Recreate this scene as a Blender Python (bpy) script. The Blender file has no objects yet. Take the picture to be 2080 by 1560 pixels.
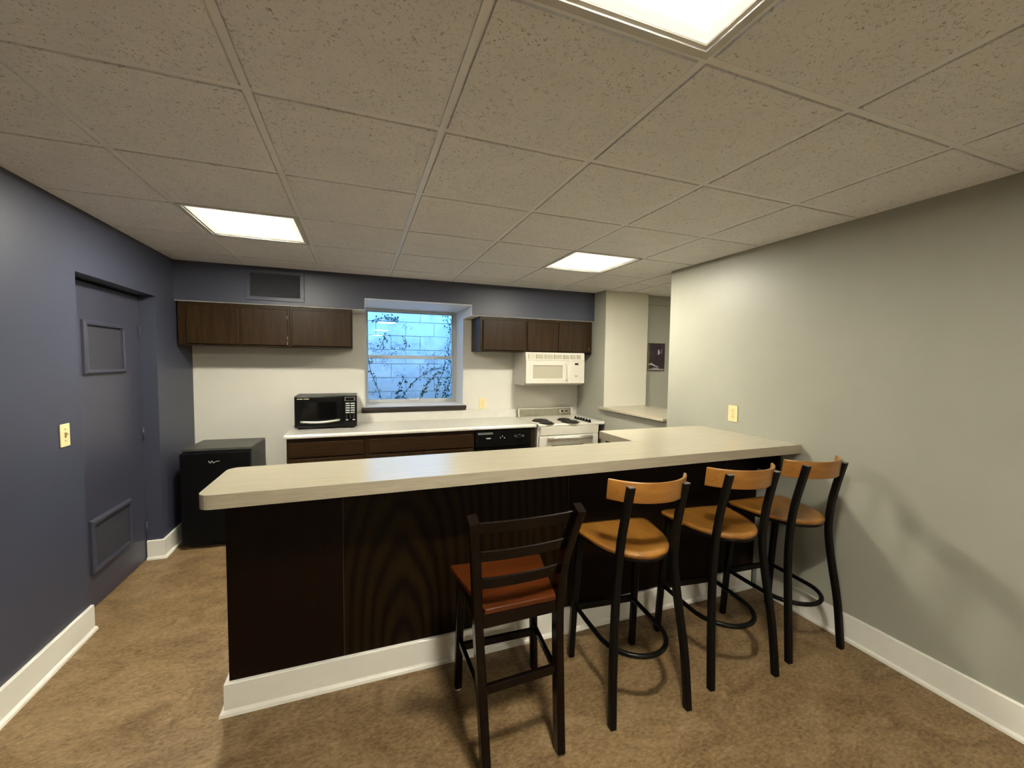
import bpy, bmesh, math, random
from mathutils import Vector, Matrix

# ---------------------------------------------------------------- camera, world, exposure
SC = bpy.context.scene
COL = SC.collection
H = 2.423                                   # ceiling height
cd = bpy.data.cameras.new('camera'); cam = bpy.data.objects.new('camera', cd); COL.objects.link(cam)
cd.sensor_width = 36.0; cd.sensor_fit = 'HORIZONTAL'; cd.lens = 835.72 / 2080 * 36
cd.clip_start = 0.02
RIGHT = Vector((0.9370, -0.3484, 0.0118)); DOWN = Vector((-0.0069, -0.0543, -0.9985)); FWD = Vector((0.3490, 0.9357, -0.0533))
RIGHT.normalize(); FWD = (FWD - FWD.dot(RIGHT) * RIGHT).normalized(); UP = RIGHT.cross(FWD)
m = Matrix((RIGHT, UP, -FWD)).transposed().to_4x4(); m.translation = Vector((-0.2892, -1.5279, 1.5878))
cam.matrix_world = m
SC.camera = cam

w = bpy.data.worlds.new('sky'); SC.world = w; w.use_nodes = True
bg = w.node_tree.nodes['Background']; bg.inputs[0].default_value = (0.17, 0.46, 1.0, 1); bg.inputs[1].default_value = 5.0
LAMP = 700.0                                  # emission of the ceiling light panels
LAMP_COL = (1.0, 0.945, 0.79)
vs = SC.view_settings
vs.view_transform = 'Standard'; vs.look = 'None'; vs.gamma = 1.0; vs.exposure = 1.10; vs.use_curve_mapping = False
SC.cycles.use_denoising = True
SC.cycles.use_adaptive_sampling = True; SC.cycles.adaptive_threshold = 0.03
SC.cycles.max_bounces = 8; SC.cycles.diffuse_bounces = 7; SC.cycles.glossy_bounces = 4
SC.cycles.sample_clamp_indirect = 6.0
rnd = random.Random(7)

# ---------------------------------------------------------------- materials
MATS = {}
def nodes(name):
    mt = bpy.data.materials.new(name); mt.use_nodes = True
    nt = mt.node_tree; b = nt.nodes['Principled BSDF']
    MATS[name] = mt
    return mt, nt, b
def coords(nt, scale=(1, 1, 1), kind='Object'):
    tc = nt.nodes.new('ShaderNodeTexCoord'); mp = nt.nodes.new('ShaderNodeMapping')
    mp.inputs['Scale'].default_value = scale
    nt.links.new(tc.outputs[kind], mp.inputs[0]); return mp.outputs[0]
def noise(nt, vec, scale, detail=3, rough=.55, dist=0):
    n = nt.nodes.new('ShaderNodeTexNoise'); nt.links.new(vec, n.inputs['Vector'])
    n.inputs['Scale'].default_value = scale; n.inputs['Detail'].default_value = detail
    n.inputs['Roughness'].default_value = rough; n.inputs['Distortion'].default_value = dist
    return n.outputs['Fac']
def ramp(nt, fac, stops):
    r = nt.nodes.new('ShaderNodeValToRGB'); nt.links.new(fac, r.inputs[0])
    e = r.color_ramp.elements
    while len(e) < len(stops): e.new(.5)
    for k, (p, c) in zip(e, stops): k.position = p; k.color = (*c, 1) if len(c) == 3 else c
    return r.outputs[0]
def bump(nt, b, h, strength=.2, dist=.002):
    n = nt.nodes.new('ShaderNodeBump'); n.inputs['Strength'].default_value = strength; n.inputs['Distance'].default_value = dist
    nt.links.new(h, n.inputs['Height']); nt.links.new(n.outputs[0], b.inputs['Normal'])
def mulcol(c, k): return tuple(min(1, x * k) for x in c)
def paint(name, c, rough=.6, var=.06, scale=3, bs=120, bst=.08, metal=0, coat=0, spec=.5):
    mt, nt, b = nodes(name); v = coords(nt)
    f = noise(nt, v, scale)
    nt.links.new(ramp(nt, f, [(.3, mulcol(c, 1 - var)), (.7, mulcol(c, 1 + var))]), b.inputs['Base Color'])
    b.inputs['Roughness'].default_value = rough; b.inputs['Metallic'].default_value = metal
    b.inputs['Coat Weight'].default_value = coat; b.inputs['Coat Roughness'].default_value = .15
    b.inputs['Specular IOR Level'].default_value = spec
    if bst: bump(nt, b, noise(nt, v, bs, 2), bst, .0015)
    return mt
def wood(name, dark, light, axis=(1, 12, 12), scale=4, rough=.35, coat=0, contrast=(.3, .7), bst=.05, spec=.5):
    mt, nt, b = nodes(name); v = coords(nt, axis)
    f = noise(nt, v, scale, 6, .6, .8)
    nt.links.new(ramp(nt, f, [(contrast[0], dark), (contrast[1], light)]), b.inputs['Base Color'])
    b.inputs['Roughness'].default_value = rough; b.inputs['Specular IOR Level'].default_value = spec
    b.inputs['Coat Weight'].default_value = coat; b.inputs['Coat Roughness'].default_value = .12
    if bst: bump(nt, b, f, bst, .001)
    return mt

paint('blue_paint', (.043, .048, .076), .45, .05, 2, 180, .05)
paint('blue_door', (.042, .044, .067), .38, .05, 2, 90, .04)
paint('blue_mesh', (.034, .0355, .048), .6, .35, 420, 420, .5)
paint('grey_paint', (.325, .325, .27), .45, .04, 2, 180, .06)
paint('white_paint', (.66, .645, .575), .5, .03, 2, 150, .05)
paint('cream_paint', (.55, .53, .44), .5, .03, 2, 150, .05)
paint('reveal_paint', (.78, .79, .80), .5, .03, 2, 150, .05)
paint('trim_white', (.76, .745, .675), .35, .03, 4, 90, .03)
paint('frame_white', (.60, .60, .58), .4, .03, 4, 90, 0)
paint('brass_cap', (.3, .28, .25), .35, .1, 30, 90, 0, metal=.8)
paint('dark_gap', (.02, .018, .015), .9, .1, 20, 50, 0)
paint('grid_white', (.88, .90, .92), .45, .03, 6, 60, 0)
paint('ivory', (.74, .62, .33), .35, .04, 20, 60, 0)
paint('ivory_dark', (.22, .16, .06), .4, .05, 20, 60, 0)
paint('appliance_white', (.60, .575, .50), .28, .03, 5, 60, 0, coat=.2)
paint('appliance_cream', (.58, .545, .42), .3, .05, 9, 60, 0)
paint('glass_grey', (.40, .375, .29), .22, .05, 300, 60, 0, coat=.2)
paint('slot_grey', (.28, .25, .19), .6, .1, 30, 60, 0)
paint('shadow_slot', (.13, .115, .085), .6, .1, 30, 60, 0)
paint('black_plastic', (.004, .0039, .0037), .26, .2, 12, 160, .03, spec=.25)
paint('black_matte', (.012, .012, .012), .5, .2, 12, 300, .1)
paint('fridge_side', (.055, .054, .049), .42, .12, 14, 240, .25)
paint('fridge_black', (.004, .004, .0045), .38, .2, 14, 260, .2, spec=.12)
paint('black_glass', (.003, .003, .003), .08, .1, 12, 60, 0)
paint('silver_print', (.42, .42, .40), .4, .1, 40, 60, 0)
paint('dim_print', (.12, .12, .12), .4, .1, 40, 60, 0)
paint('gold_print', (.45, .40, .28), .4, .1, 40, 60, 0)
paint('chrome', (.62, .60, .55), .18, .05, 8, 60, 0, metal=1)
paint('brushed', (.19, .18, .125), .4, .1, 30, 400, .05, metal=.3)
paint('handle_metal', (.60, .58, .52), .3, .1, 30, 400, .03, metal=.8)
paint('coil', (.022, .017, .014), .5, .2, 30, 300, .2)
paint('stool_metal', (.0035, .0030, .0026), .34, .2, 30, 350, .1, spec=.16)
paint('rubber', (.015, .014, .013), .6, .2, 30, 200, 0)
paint('mortar', (.60, .60, .60), .9, .1, 30, 90, .2)
paint('vinyl_frame', (.48, .50, .50), .4, .04, 5, 60, 0)
paint('vine_stem', (.020, .022, .020), .8, .3, 40, 60, 0)
paint('vine_leaf', (.035, .075, .050), .7, .5, 30, 60, 0)
paint('soil', (.10, .09, .075), .95, .4, 12, 60, .5)
paint('seam_brown', (.05, .034, .02), .6, .4, 9, 60, 0)
paint('chipped_wood', (.38, .30, .20), .7, .3, 60, 60, 0)
paint('felt', (.70, .66, .56), .9, .1, 60, 200, .1)

wood('walnut', (.016, .0078, .0026), (.036, .0190, .0066), (14, 14, 1.2), 3.2, .42, 0, spec=.15)
wood('walnut_base', (.014, .0064, .0025), (.032, .0155, .006), (1.2, 14, 14), 3.2, .42, 0, spec=.15)
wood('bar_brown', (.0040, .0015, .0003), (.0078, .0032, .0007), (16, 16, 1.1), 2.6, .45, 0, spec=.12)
wood('honey_seat', (.205, .084, .013), (.305, .138, .024), (9, 1.3, 9), 3, .32, .25)
wood('honey_band', (.21, .083, .013), (.295, .128, .022), (1.3, 9, 9), 3, .32, .25)
wood('cherry_seat', (.040, .0085, .0018), (.100, .024, .0045), (1.2, 12, 12), 2.6, .34, 0, spec=.25)
wood('espresso', (.0025, .0011, .0008), (.005, .0024, .0017), (14, 14, 1.2), 3, .20, 0, spec=.22)
wood('laminate_top', (.385, .348, .262), (.43, .388, .292), (.7, 16, 1), 5, .22, .25, (.35, .65), 0)
wood('laminate_edge', (.30, .262, .195), (.385, .34, .255), (1.2, 14, 22), 4, .35, .05, (.3, .7), 0)
wood('counter_white', (.64, .62, .565), (.68, .66, .60), (3, 3, 3), 5, .13, .4, (.35, .65), 0)
wood('sill_brown', (.012, .007, .006), (.026, .016, .013), (1.2, 14, 14), 3, .4)

# plywood bar panels: cathedral figure in one panel
def m_bar_figure():
    mt, nt, b = nodes('bar_figure'); v = coords(nt, (2.6, 2.6, .62))
    wv = nt.nodes.new('ShaderNodeTexWave'); wv.wave_type = 'RINGS'; wv.rings_direction = 'SPHERICAL'
    wv.inputs['Scale'].default_value = 2.4; wv.inputs['Distortion'].default_value = 6.0
    wv.inputs['Detail'].default_value = 2.5; wv.inputs['Detail Scale'].default_value = .7
    nt.links.new(v, wv.inputs['Vector'])
    fine = noise(nt, coords(nt, (34, 34, 1.6)), 3, 5)
    mx = nt.nodes.new('ShaderNodeMath'); mx.operation = 'MULTIPLY'
    nt.links.new(wv.outputs['Fac'], mx.inputs[0]); nt.links.new(fine, mx.inputs[1])
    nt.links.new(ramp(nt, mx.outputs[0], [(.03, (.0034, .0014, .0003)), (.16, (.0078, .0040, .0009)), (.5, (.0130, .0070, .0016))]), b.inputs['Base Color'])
    b.inputs['Roughness'].default_value = .45; b.inputs['Specular IOR Level'].default_value = .12
    bump(nt, b, fine, .06, .001)
m_bar_figure()

def m_floor():
    mt, nt, b = nodes('floor_vinyl'); v = coords(nt)
    big = noise(nt, coords(nt, (1, 1.5, 1)), 3.2, 6, .62, 1.2)
    fine = noise(nt, coords(nt, (1, 1.9, 1)), 42, 5, .7, .6)
    mx = nt.nodes.new('ShaderNodeMix'); mx.data_type = 'FLOAT'; mx.inputs[0].default_value = .55
    nt.links.new(big, mx.inputs[2]); nt.links.new(fine, mx.inputs[3])
    c = ramp(nt, mx.outputs[0], [(.34, (.085, .050, .019)), (.46, (.168, .106, .047)), (.55, (.236, .158, .078)), (.68, (.35, .252, .142))])
    nt.links.new(c, b.inputs['Base Color']); b.inputs['Roughness'].default_value = .55
    b.inputs['Specular IOR Level'].default_value = .35
    bump(nt, b, noise(nt, v, 170, 4, .7), .25, .002)
m_floor()

def m_tile():
    mt, nt, b = nodes('ceiling_tile')
    oi = nt.nodes.new('ShaderNodeObjectInfo')
    tc = nt.nodes.new('ShaderNodeTexCoord'); ad = nt.nodes.new('ShaderNodeVectorMath'); ad.operation = 'ADD'
    sc_ = nt.nodes.new('ShaderNodeVectorMath'); sc_.operation = 'SCALE'; sc_.inputs['Scale'].default_value = 1.0
    nt.links.new(oi.outputs['Location'], sc_.inputs[0])
    nt.links.new(tc.outputs['Object'], ad.inputs[0]); nt.links.new(sc_.outputs[0], ad.inputs[1])
    v = ad.outputs[0]
    n1 = noise(nt, v, 88, 3, .6, 1.4)          # fissures
    n2 = noise(nt, v, 7, 2)
    n3 = noise(nt, v, 210, 2)
    pit = ramp(nt, n1, [(.32, (0, 0, 0)), (.42, (1, 1, 1))])
    base = ramp(nt, n2, [(.3, (.85, .87, .90)), (.7, (.90, .915, .935))])
    mx = nt.nodes.new('ShaderNodeMix'); mx.data_type = 'RGBA'
    nt.links.new(pit, mx.inputs[0]); mx.inputs[6].default_value = (.50, .49, .47, 1); nt.links.new(base, mx.inputs[7])
    nt.links.new(mx.outputs[2], b.inputs['Base Color']); b.inputs['Roughness'].default_value = .9
    b.inputs['Specular IOR Level'].default_value = .1
    a = nt.nodes.new('ShaderNodeMath'); a.operation = 'ADD'; nt.links.new(pit, a.inputs[0])
    k = nt.nodes.new('ShaderNodeMath'); k.operation = 'MULTIPLY'; k.inputs[1].default_value = .5; nt.links.new(n3, k.inputs[0]); nt.links.new(k.outputs[0], a.inputs[1])
    bump(nt, b, a.outputs[0], .5, .003)
m_tile()

def m_lamp():
    mt, nt, b = nodes('lamp_diffuser')
    tc = nt.nodes.new('ShaderNodeTexCoord'); sx = nt.nodes.new('ShaderNodeSeparateXYZ'); nt.links.new(tc.outputs['Object'], sx.inputs[0])
    def mth(op, a, c=None):
        n = nt.nodes.new('ShaderNodeMath'); n.operation = op
        for i, q in enumerate((a, c)):
            if q is None: continue
            if isinstance(q, (int, float)): n.inputs[i].default_value = q
            else: nt.links.new(q, n.inputs[i])
        return n.outputs[0]
    mxx = mth('MAXIMUM', mth('ABSOLUTE', sx.outputs[0]), mth('ABSOLUTE', sx.outputs[1]))
    fall = mth('SUBTRACT', 1.0, mth('DIVIDE', mxx, .30))
    fall = mth('POWER', mth('MAXIMUM', fall, 0.0), 6.0)
    vo = nt.nodes.new('ShaderNodeTexVoronoi'); vo.inputs['Scale'].default_value = 130; vo.inputs['Randomness'].default_value = 0
    nt.links.new(tc.outputs['Object'], vo.inputs['Vector'])
    prism = mth('ADD', .86, mth('MULTIPLY', vo.outputs['Distance'], .28))
    st = mth('MULTIPLY', mth('MULTIPLY', mth('ADD', .00065, mth('MULTIPLY', fall, .99935)), prism), LAMP)
    b.inputs['Base Color'].default_value = (.8, .78, .68, 1)
    b.inputs['Emission Color'].default_value = (*LAMP_COL, 1)
    nt.links.new(st, b.inputs['Emission Strength'])
m_lamp()

def m_glass():
    mt, nt, b = nodes('window_glass'); nt.nodes.remove(b)
    out = nt.nodes['Material Output']
    tr = nt.nodes.new('ShaderNodeBsdfTransparent'); gl = nt.nodes.new('ShaderNodeBsdfGlossy'); gl.inputs['Roughness'].default_value = .0
    fr = nt.nodes.new('ShaderNodeFresnel'); fr.inputs[0].default_value = 1.5
    mx = nt.nodes.new('ShaderNodeMixShader')
    nt.links.new(fr.outputs[0], mx.inputs[0]); nt.links.new(tr.outputs[0], mx.inputs[1]); nt.links.new(gl.outputs[0], mx.inputs[2])
    nt.links.new(mx.outputs[0], out.inputs[0])
    tr.inputs[0].default_value = (.94, .97, .98, 1)
m_glass()

def m_block():
    mt, nt, b = nodes('painted_block')
    oi = nt.nodes.new('ShaderNodeObjectInfo')
    tc = nt.nodes.new('ShaderNodeTexCoord'); ad = nt.nodes.new('ShaderNodeVectorMath'); ad.operation = 'ADD'
    nt.links.new(tc.outputs['Object'], ad.inputs[0]); nt.links.new(oi.outputs['Location'], ad.inputs[1])
    v = ad.outputs[0]
    zone = ramp(nt, noise(nt, v, 4.2, 3, .6), [(.50, (0, 0, 0)), (.62, (1, 1, 1))])
    spk = ramp(nt, noise(nt, v, 48, 4, .7, .8), [(.50, (0, 0, 0)), (.56, (1, 1, 1))])
    mm = nt.nodes.new('ShaderNodeMath'); mm.operation = 'MULTIPLY'; nt.links.new(zone, mm.inputs[0]); nt.links.new(spk, mm.inputs[1])
    base = ramp(nt, noise(nt, v, 6, 3), [(.3, (.62, .62, .62)), (.7, (.80, .80, .79))])
    mx = nt.nodes.new('ShaderNodeMix'); mx.data_type = 'RGBA'
    nt.links.new(mm.outputs[0], mx.inputs[0]); nt.links.new(base, mx.inputs[6]); mx.inputs[7].default_value = (.16, .155, .16, 1)
    nt.links.new(mx.outputs[2], b.inputs['Base Color']); b.inputs['Roughness'].default_value = .85
    bump(nt, b, noise(nt, v, 60, 4), .4, .004)
m_block()

def m_poster():
    mt, nt, b = nodes('poster_print'); v = coords(nt)
    f = noise(nt, v, 9, 4, .6, 1)
    nt.links.new(ramp(nt, f, [(.35, (.006, .004, .008)), (.55, (.022, .009, .020)), (.75, (.05, .022, .045))]), b.inputs['Base Color'])
    b.inputs['Roughness'].default_value = .3
m_poster()
paint('poster_pale', (.42, .36, .40), .35, .35, 90, 60, 0)
paint('poster_lilac', (.10, .06, .09), .35, .35, 40, 60, 0)
paint('poster_text', (.26, .24, .22), .35, .4, 160, 60, 0)
paint('poster_edge', (.42, .36, .16), .5, .1, 30, 60, 0)

# ---------------------------------------------------------------- mesh building
class MB:
    def __init__(s): s.v = []; s.f = []; s.sm = []
    def add(s, vs_, fs, smooth=False):
        o = len(s.v); s.v += [Vector(p) for p in vs_]
        for f in fs: s.f.append([o + i for i in f]); s.sm.append(smooth)
        return s
    def box(s, x0, x1, y0, y1, z0, z1):
        p = [(x0, y0, z0), (x1, y0, z0), (x1, y1, z0), (x0, y1, z0), (x0, y0, z1), (x1, y0, z1), (x1, y1, z1), (x0, y1, z1)]
        return s.add(p, [(3, 2, 1, 0), (4, 5, 6, 7), (0, 1, 5, 4), (1, 2, 6, 5), (2, 3, 7, 6), (3, 0, 4, 7)])
    def prism(s, pts, axis, a, b, smooth=False):
        """extrude a closed 2D outline along an axis; outline in the two other axes (cyclic order)"""
        n = len(pts)
        def mk(t):
            if axis == 'x': return [(t, p, q) for p, q in pts]
            if axis == 'y': return [(p, t, q) for p, q in pts]
            return [(p, q, t) for p, q in pts]
        vs_ = mk(a) + mk(b)
        fs = [tuple(range(n - 1, -1, -1)), tuple(range(n, 2 * n))]
        s.add(vs_, fs)
        o = len(s.v) - 2 * n
        for i in range(n):
            j = (i + 1) % n; s.f.append([o + i, o + j, o + n + j, o + n + i]); s.sm.append(smooth)
        return s
    def sweep(s, path, section, ref=(1, 0, 0), smooth=True, closed=False):
        P = [Vector(p) for p in path]; n = len(P); k = len(section); ref = Vector(ref); rings = []
        for i in range(n):
            if closed: t = P[(i + 1) % n] - P[i - 1]
            else: t = P[min(i + 1, n - 1)] - P[max(i - 1, 0)]
            t.normalize(); a = (ref - ref.dot(t) * t)
            if a.length < 1e-5: a = Vector((0, 1, 0)) - t * t.y
            a.normalize(); b = t.cross(a)
            rings.append([P[i] + a * u + b * w_ for u, w_ in section])
        vs_ = [p for r in rings for p in r]; fs = []
        for i in range(n if closed else n - 1):
            for j in range(k):
                a0 = i * k + j; a1 = i * k + (j + 1) % k; b0 = ((i + 1) % n) * k + j; b1 = ((i + 1) % n) * k + (j + 1) % k
                fs.append((a0, a1, b1, b0))
        s.add(vs_, fs, smooth)
        if not closed:
            o = len(s.v) - n * k
            s.f.append([o + j for j in range(k - 1, -1, -1)]); s.sm.append(False)
            s.f.append([o + (n - 1) * k + j for j in range(k)]); s.sm.append(False)
        return s
    def lathe(s, prof, c, axis='z', n=24):
        vs_ = []; fs = []; k = len(prof)
        for i in range(n):
            a = 2 * math.pi * i / n
            for r, h in prof:
                d = (r * math.cos(a), r * math.sin(a))
                p = (d[0], d[1], h) if axis == 'z' else ((d[0], h, d[1]) if axis == 'y' else (h, d[0], d[1]))
                vs_.append((c[0] + p[0], c[1] + p[1], c[2] + p[2]))
        for i in range(n):
            for j in range(k - 1):
                fs.append((i * k + j, ((i + 1) % n) * k + j, ((i + 1) % n) * k + j + 1, i * k + j + 1))
        s.add(vs_, fs, True); o = len(s.v) - n * k
        if prof[0][0] > 1e-6: s.f.append([o + i * k for i in range(n)][::-1]); s.sm.append(False)
        if prof[-1][0] > 1e-6: s.f.append([o + i * k + k - 1 for i in range(n)]); s.sm.append(False)
        return s
    def bounds(s):
        return [min(p[i] for p in s.v) for i in range(3)], [max(p[i] for p in s.v) for i in range(3)]
    def build(s, name, mat, parent=None, bevel=0, seg=2, origin=None, clean=True):
        lo, hi = s.bounds()
        if origin is None: origin = Vector(((lo[0] + hi[0]) / 2, (lo[1] + hi[1]) / 2, lo[2]))
        origin = Vector(origin)
        me = bpy.data.meshes.new(name); me.from_pydata([p - origin for p in s.v], [], s.f); me.update()
        bm = bmesh.new(); bm.from_mesh(me)
        for f, q in zip(bm.faces, s.sm): f.smooth = q
        bmesh.ops.recalc_face_normals(bm, faces=bm.faces[:])
        bm.to_mesh(me); bm.free()
        o = bpy.data.objects.new(name, me); COL.objects.link(o)
        me.materials.append(MATS[mat])
        if parent is not None:
            o.parent = parent; o.location = origin - WL[parent.name]
        else: o.location = origin
        WL[o.name] = origin.copy()
        if bevel:
            md = o.modifiers.new('bevel', 'BEVEL'); md.width = bevel; md.segments = seg; md.limit_method = 'ANGLE'; md.angle_limit = math.radians(40)
        return o
WL = {}          # world position of every object's origin
def B(*a): return MB().box(*a)
def thing(name, label, cat, loc, group=None, kind=None):
    o = bpy.data.objects.new(name, None); COL.objects.link(o); o.location = loc; o.empty_display_size = .1
    WL[o.name] = Vector(loc); tag(o, label, cat, group, kind); return o
def tag(o, label=None, cat=None, group=None, kind=None):
    if label: o['label'] = label
    if cat: o['category'] = cat
    if group: o['group'] = group
    if kind: o['kind'] = kind
    return o
def copy_tree(o, parent=None):
    c = o.copy(); COL.objects.link(c); c.parent = parent
    for ch in list(o.children): copy_tree(ch, c)
    return c
def smooth_path(pts, n=6):
    P = [Vector(p) for p in pts]; out = []
    for i in range(len(P) - 1):
        a, b, c, d = P[max(i - 1, 0)], P[i], P[i + 1], P[min(i + 2, len(P) - 1)]
        for k in range(n):
            t = k / n
            out.append(.5 * ((2 * b) + (c - a) * t + (2 * a - 5 * b + 4 * c - d) * t * t + (3 * b - a - 3 * c + d) * t ** 3))
    return out + [P[-1]]
def circ(r, n=12): return [(r * math.cos(2 * math.pi * i / n), r * math.sin(2 * math.pi * i / n)) for i in range(n)]
def rsq(w_, h_, c):   # rounded rectangle section
    a, b = w_ / 2, h_ / 2
    return [(a - c, -b), (a, -b + c), (a, b - c), (a - c, b), (-a + c, b), (-a, b - c), (-a, -b + c), (-a + c, -b)]

# ---------------------------------------------------------------- key dimensions (metres)
LX, RX = -1.76, 2.364          # side walls
YB = 3.17                      # white back wall
YS = 2.79                      # soffit face
YF = -7.0                      # end of the room behind the camera
ZS = 2.08                      # soffit underside
OP0, OP1 = 1.50, 2.545         # pass-through opening in the right wall
DY0, DY1, DZ = 1.483, 2.44, 2.063   # door recess
T = .6096

# ---------------------------------------------------------------- room shell
o = B(-2.4, 5.2, YF - .2, 3.9, -.12, 0).build('floor', 'floor_vinyl', origin=(0, 0, 0)); tag(o, 'mottled tan and brown floor covering', 'floor', kind='structure')
w_ = MB().box(LX - .25, LX, YF, DY0, 0, 2.6).box(LX - .25, LX, DY1, 3.9, 0, 2.6).box(LX - .25, LX, DY0, DY1, DZ, 2.6).box(LX - .25, LX - .15, DY0, DY1, 0, DZ)
tag(w_.build('wall_left', 'blue_paint', origin=(LX, 0, 0)), 'slate blue wall with the recessed door', 'wall', kind='structure')
WX0, WX1, WZ0, WZ1 = -.230, .850, 1.082, 2.190
w_ = MB().box(LX, WX0, YB, 3.66, 0, 2.6).box(WX1, RX, YB, 3.66, 0, 2.6).box(WX0, WX1, YB, 3.66, 0, WZ0 - .004).box(WX0, WX1, YB, 3.66, WZ1 + .006, 2.6)
WBACK = tag(w_.build('wall_back', 'white_paint', origin=(0, YB, 0)), 'off-white kitchen back wall around the window', 'wall', kind='structure')
# above the white wall line the side reveals pass through the soffit, below it they stop at the wall
w_ = MB().box(WX0 - .002, WX0 + .002, YB, 3.62, WZ0, ZS).box(WX1 - .002, WX1 + .002, YB, 3.62, WZ0, ZS)
w_.box(WX0 - .002, WX0 + .002, YS + .002, 3.62, ZS, WZ1 + .006).box(WX1 - .002, WX1 + .002, YS + .002, 3.62, ZS, WZ1 + .006)
w_.box(WX0, WX1, YS + .002, 3.62, WZ1, WZ1 + .006).box(WX0, WX1, YB, 3.62, WZ0 - .003, WZ0)
tag(w_.build('trim_1', 'reveal_paint', origin=(0, YB, WZ0)), 'white painted reveal lining the deep window opening', 'trim', kind='structure')
w_ = MB().box(LX, WX0 - .002, YS, YB, ZS + .004, 2.6).box(WX1 + .002, RX, YS, YB, ZS + .004, 2.6).box(WX0 - .002, WX1 + .002, YS, YB, WZ1 + .006, 2.6)
SOFF = tag(w_.build('wall_soffit', 'blue_paint', origin=(0, YS, ZS)), 'dark slate blue soffit above the kitchen cabinets', 'wall', kind='structure')
w_ = MB().box(LX, WX0 - .002, YS + .003, YB, ZS, ZS + .004).box(WX1 + .002, RX, YS + .003, YB, ZS, ZS + .004)
tag(w_.build('trim_2', 'white_paint', origin=(0, YS, ZS)), 'white painted underside of the soffit', 'trim', kind='structure')
w_ = MB().box(RX, RX + .13, YF, OP0, 0, 2.6).box(RX, RX + .13, OP0, OP1, 0, 1.053).box(RX, RX + .03, OP1 + .006, 3.9, 0, 2.6)
tag(w_.build('wall_right', 'grey_paint', origin=(RX, 0, 0)), 'sage grey wall beside the bar with a pass-through opening', 'wall', kind='structure')
w_ = MB().box(RX + .001, 2.95, OP1, 3.9, 0, 2.6)
tag(w_.build('wall_column', 'cream_paint', origin=(2.65, OP1, 0)), 'cream white column beside the pass-through', 'wall', kind='structure')
w_ = MB().box(2.95, 5.0, 2.65, 2.9, 0, 2.6).box(4.75, 5.0, -.4, 2.65, 0, 2.6).box(RX + .13, 5.0, -.6, -.4, 0, 2.6)
tag(w_.build('wall_hall', 'grey_paint', origin=(3.5, 2.65, 0)), 'grey wall of the hallway beyond the pass-through', 'wall', kind='structure')
tag(B(2.95, 4.75, 2.632, 2.65, 2.308, H + .02).build('trim_3', 'grey_paint'), 'grey boxed band at the top of the hallway wall', 'trim', kind='structure')
tag(B(LX - .25, RX + .2, YF - .2, YF, 0, 2.6).build('wall_front', 'white_paint'), 'unseen wall at the far end of the room, made white to bounce light', 'wall', kind='structure')  # unseen end wall, white chosen to bounce more light onto the ceiling

# ---------------------------------------------------------------- suspended ceiling
CEIL = tag(B(-2.4, 5.2, YF - .2, 3.0, H + .03, H + .16).build('ceiling', 'grid_white', origin=(0, 0, H)), 'suspended ceiling of fissured acoustic tiles', 'ceiling', kind='structure')
def tile_mesh(x0, x1, y0, y1):
    g = .017; d = .0035
    m_ = MB()
    m_.box(x0 + g, x1 - g, y0 + g, y1 - g, H - d, H + .012)
    m_.box(x0 + .006, x1 - .006, y0 + .006, y1 - .006, H + .007, H + .016)
    return m_
LIGHTS = {(-2, 2), (2, 2), (0, -2), (0, -6), (0, -10)}
xs = [LX] + [k * T for k in range(-2, 4)] + [RX]
proto = {}
K0 = -12
ROWS = [(max(k * T, YF), min((k + 1) * T, YS)) for k in range(K0, 5)]
for iy, (y0, y1) in zip(range(K0, 5), ROWS):
    for j in range(len(xs) - 1):
        x0, x1 = xs[j], xs[j + 1]
        ix = j - 3
        if (ix, iy) in LIGHTS: continue
        key = (round(x1 - x0, 3), round(y1 - y0, 3))
        c = Vector(((x0 + x1) / 2, (y0 + y1) / 2, H))
        if key not in proto:
            proto[key] = tile_mesh(x0, x1, y0, y1).build('ceiling_tile', 'ceiling_tile', CEIL, origin=c)
        else:
            o = proto[key].copy(); COL.objects.link(o); o.location = c - WL['ceiling']
for x in xs[1:-1]: B(x - .012, x + .012, YF, YS, H, H + .003).build('grid_bar', 'grid_white', CEIL)
for iy in range(K0 + 1, 5):
    y = iy * T
    for j in range(len(xs) - 1): B(xs[j] + .012, xs[j + 1] - .012, y - .012, y + .012, H + .0003, H + .0033).build('grid_cross_bar', 'grid_white', CEIL)
for a in ((LX, LX + .022, YF, YS), (RX - .022, RX, YF, OP0), (LX, RX, YS - .022, YS), (RX - .012, RX + .03, OP0, YS)):
    B(*a, H - .0012, H + .002).build('wall_angle', 'grid_white', CEIL)
# hallway ceiling
for a in ((RX + .03, 2.69, OP0 - 1.0, 2.11), (2.69, 3.30, OP0 - 1.0, 2.11), (RX + .03, 2.69, 2.11, 2.65), (2.69, 3.30, 2.11, 2.65), (3.30, 3.91, .5, 2.65), (3.91, 4.75, .5, 2.65)):
    tile_mesh(*a).build('ceiling_tile', 'ceiling_tile', CEIL)
B(2.678, 2.702, .5, 2.65, H, H + .003).build('grid_bar', 'grid_white', CEIL); B(3.288, 3.312, .5, 2.65, H, H + .003).build('grid_bar', 'grid_white', CEIL)
B(RX + .03, 3.3, 2.098, 2.122, H + .0003, H + .0033).build('grid_cross_bar', 'grid_white', CEIL)
for a in ((RX + .13, 3.30), (3.91, 4.75)): B(*a, -.4, .5, H, H + .02).build('plain_ceiling_panel', 'ceiling_tile', CEIL)
B(3.30, 3.91, -.4, -.11, H, H + .02).build('plain_ceiling_panel', 'ceiling_tile', CEIL)

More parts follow.
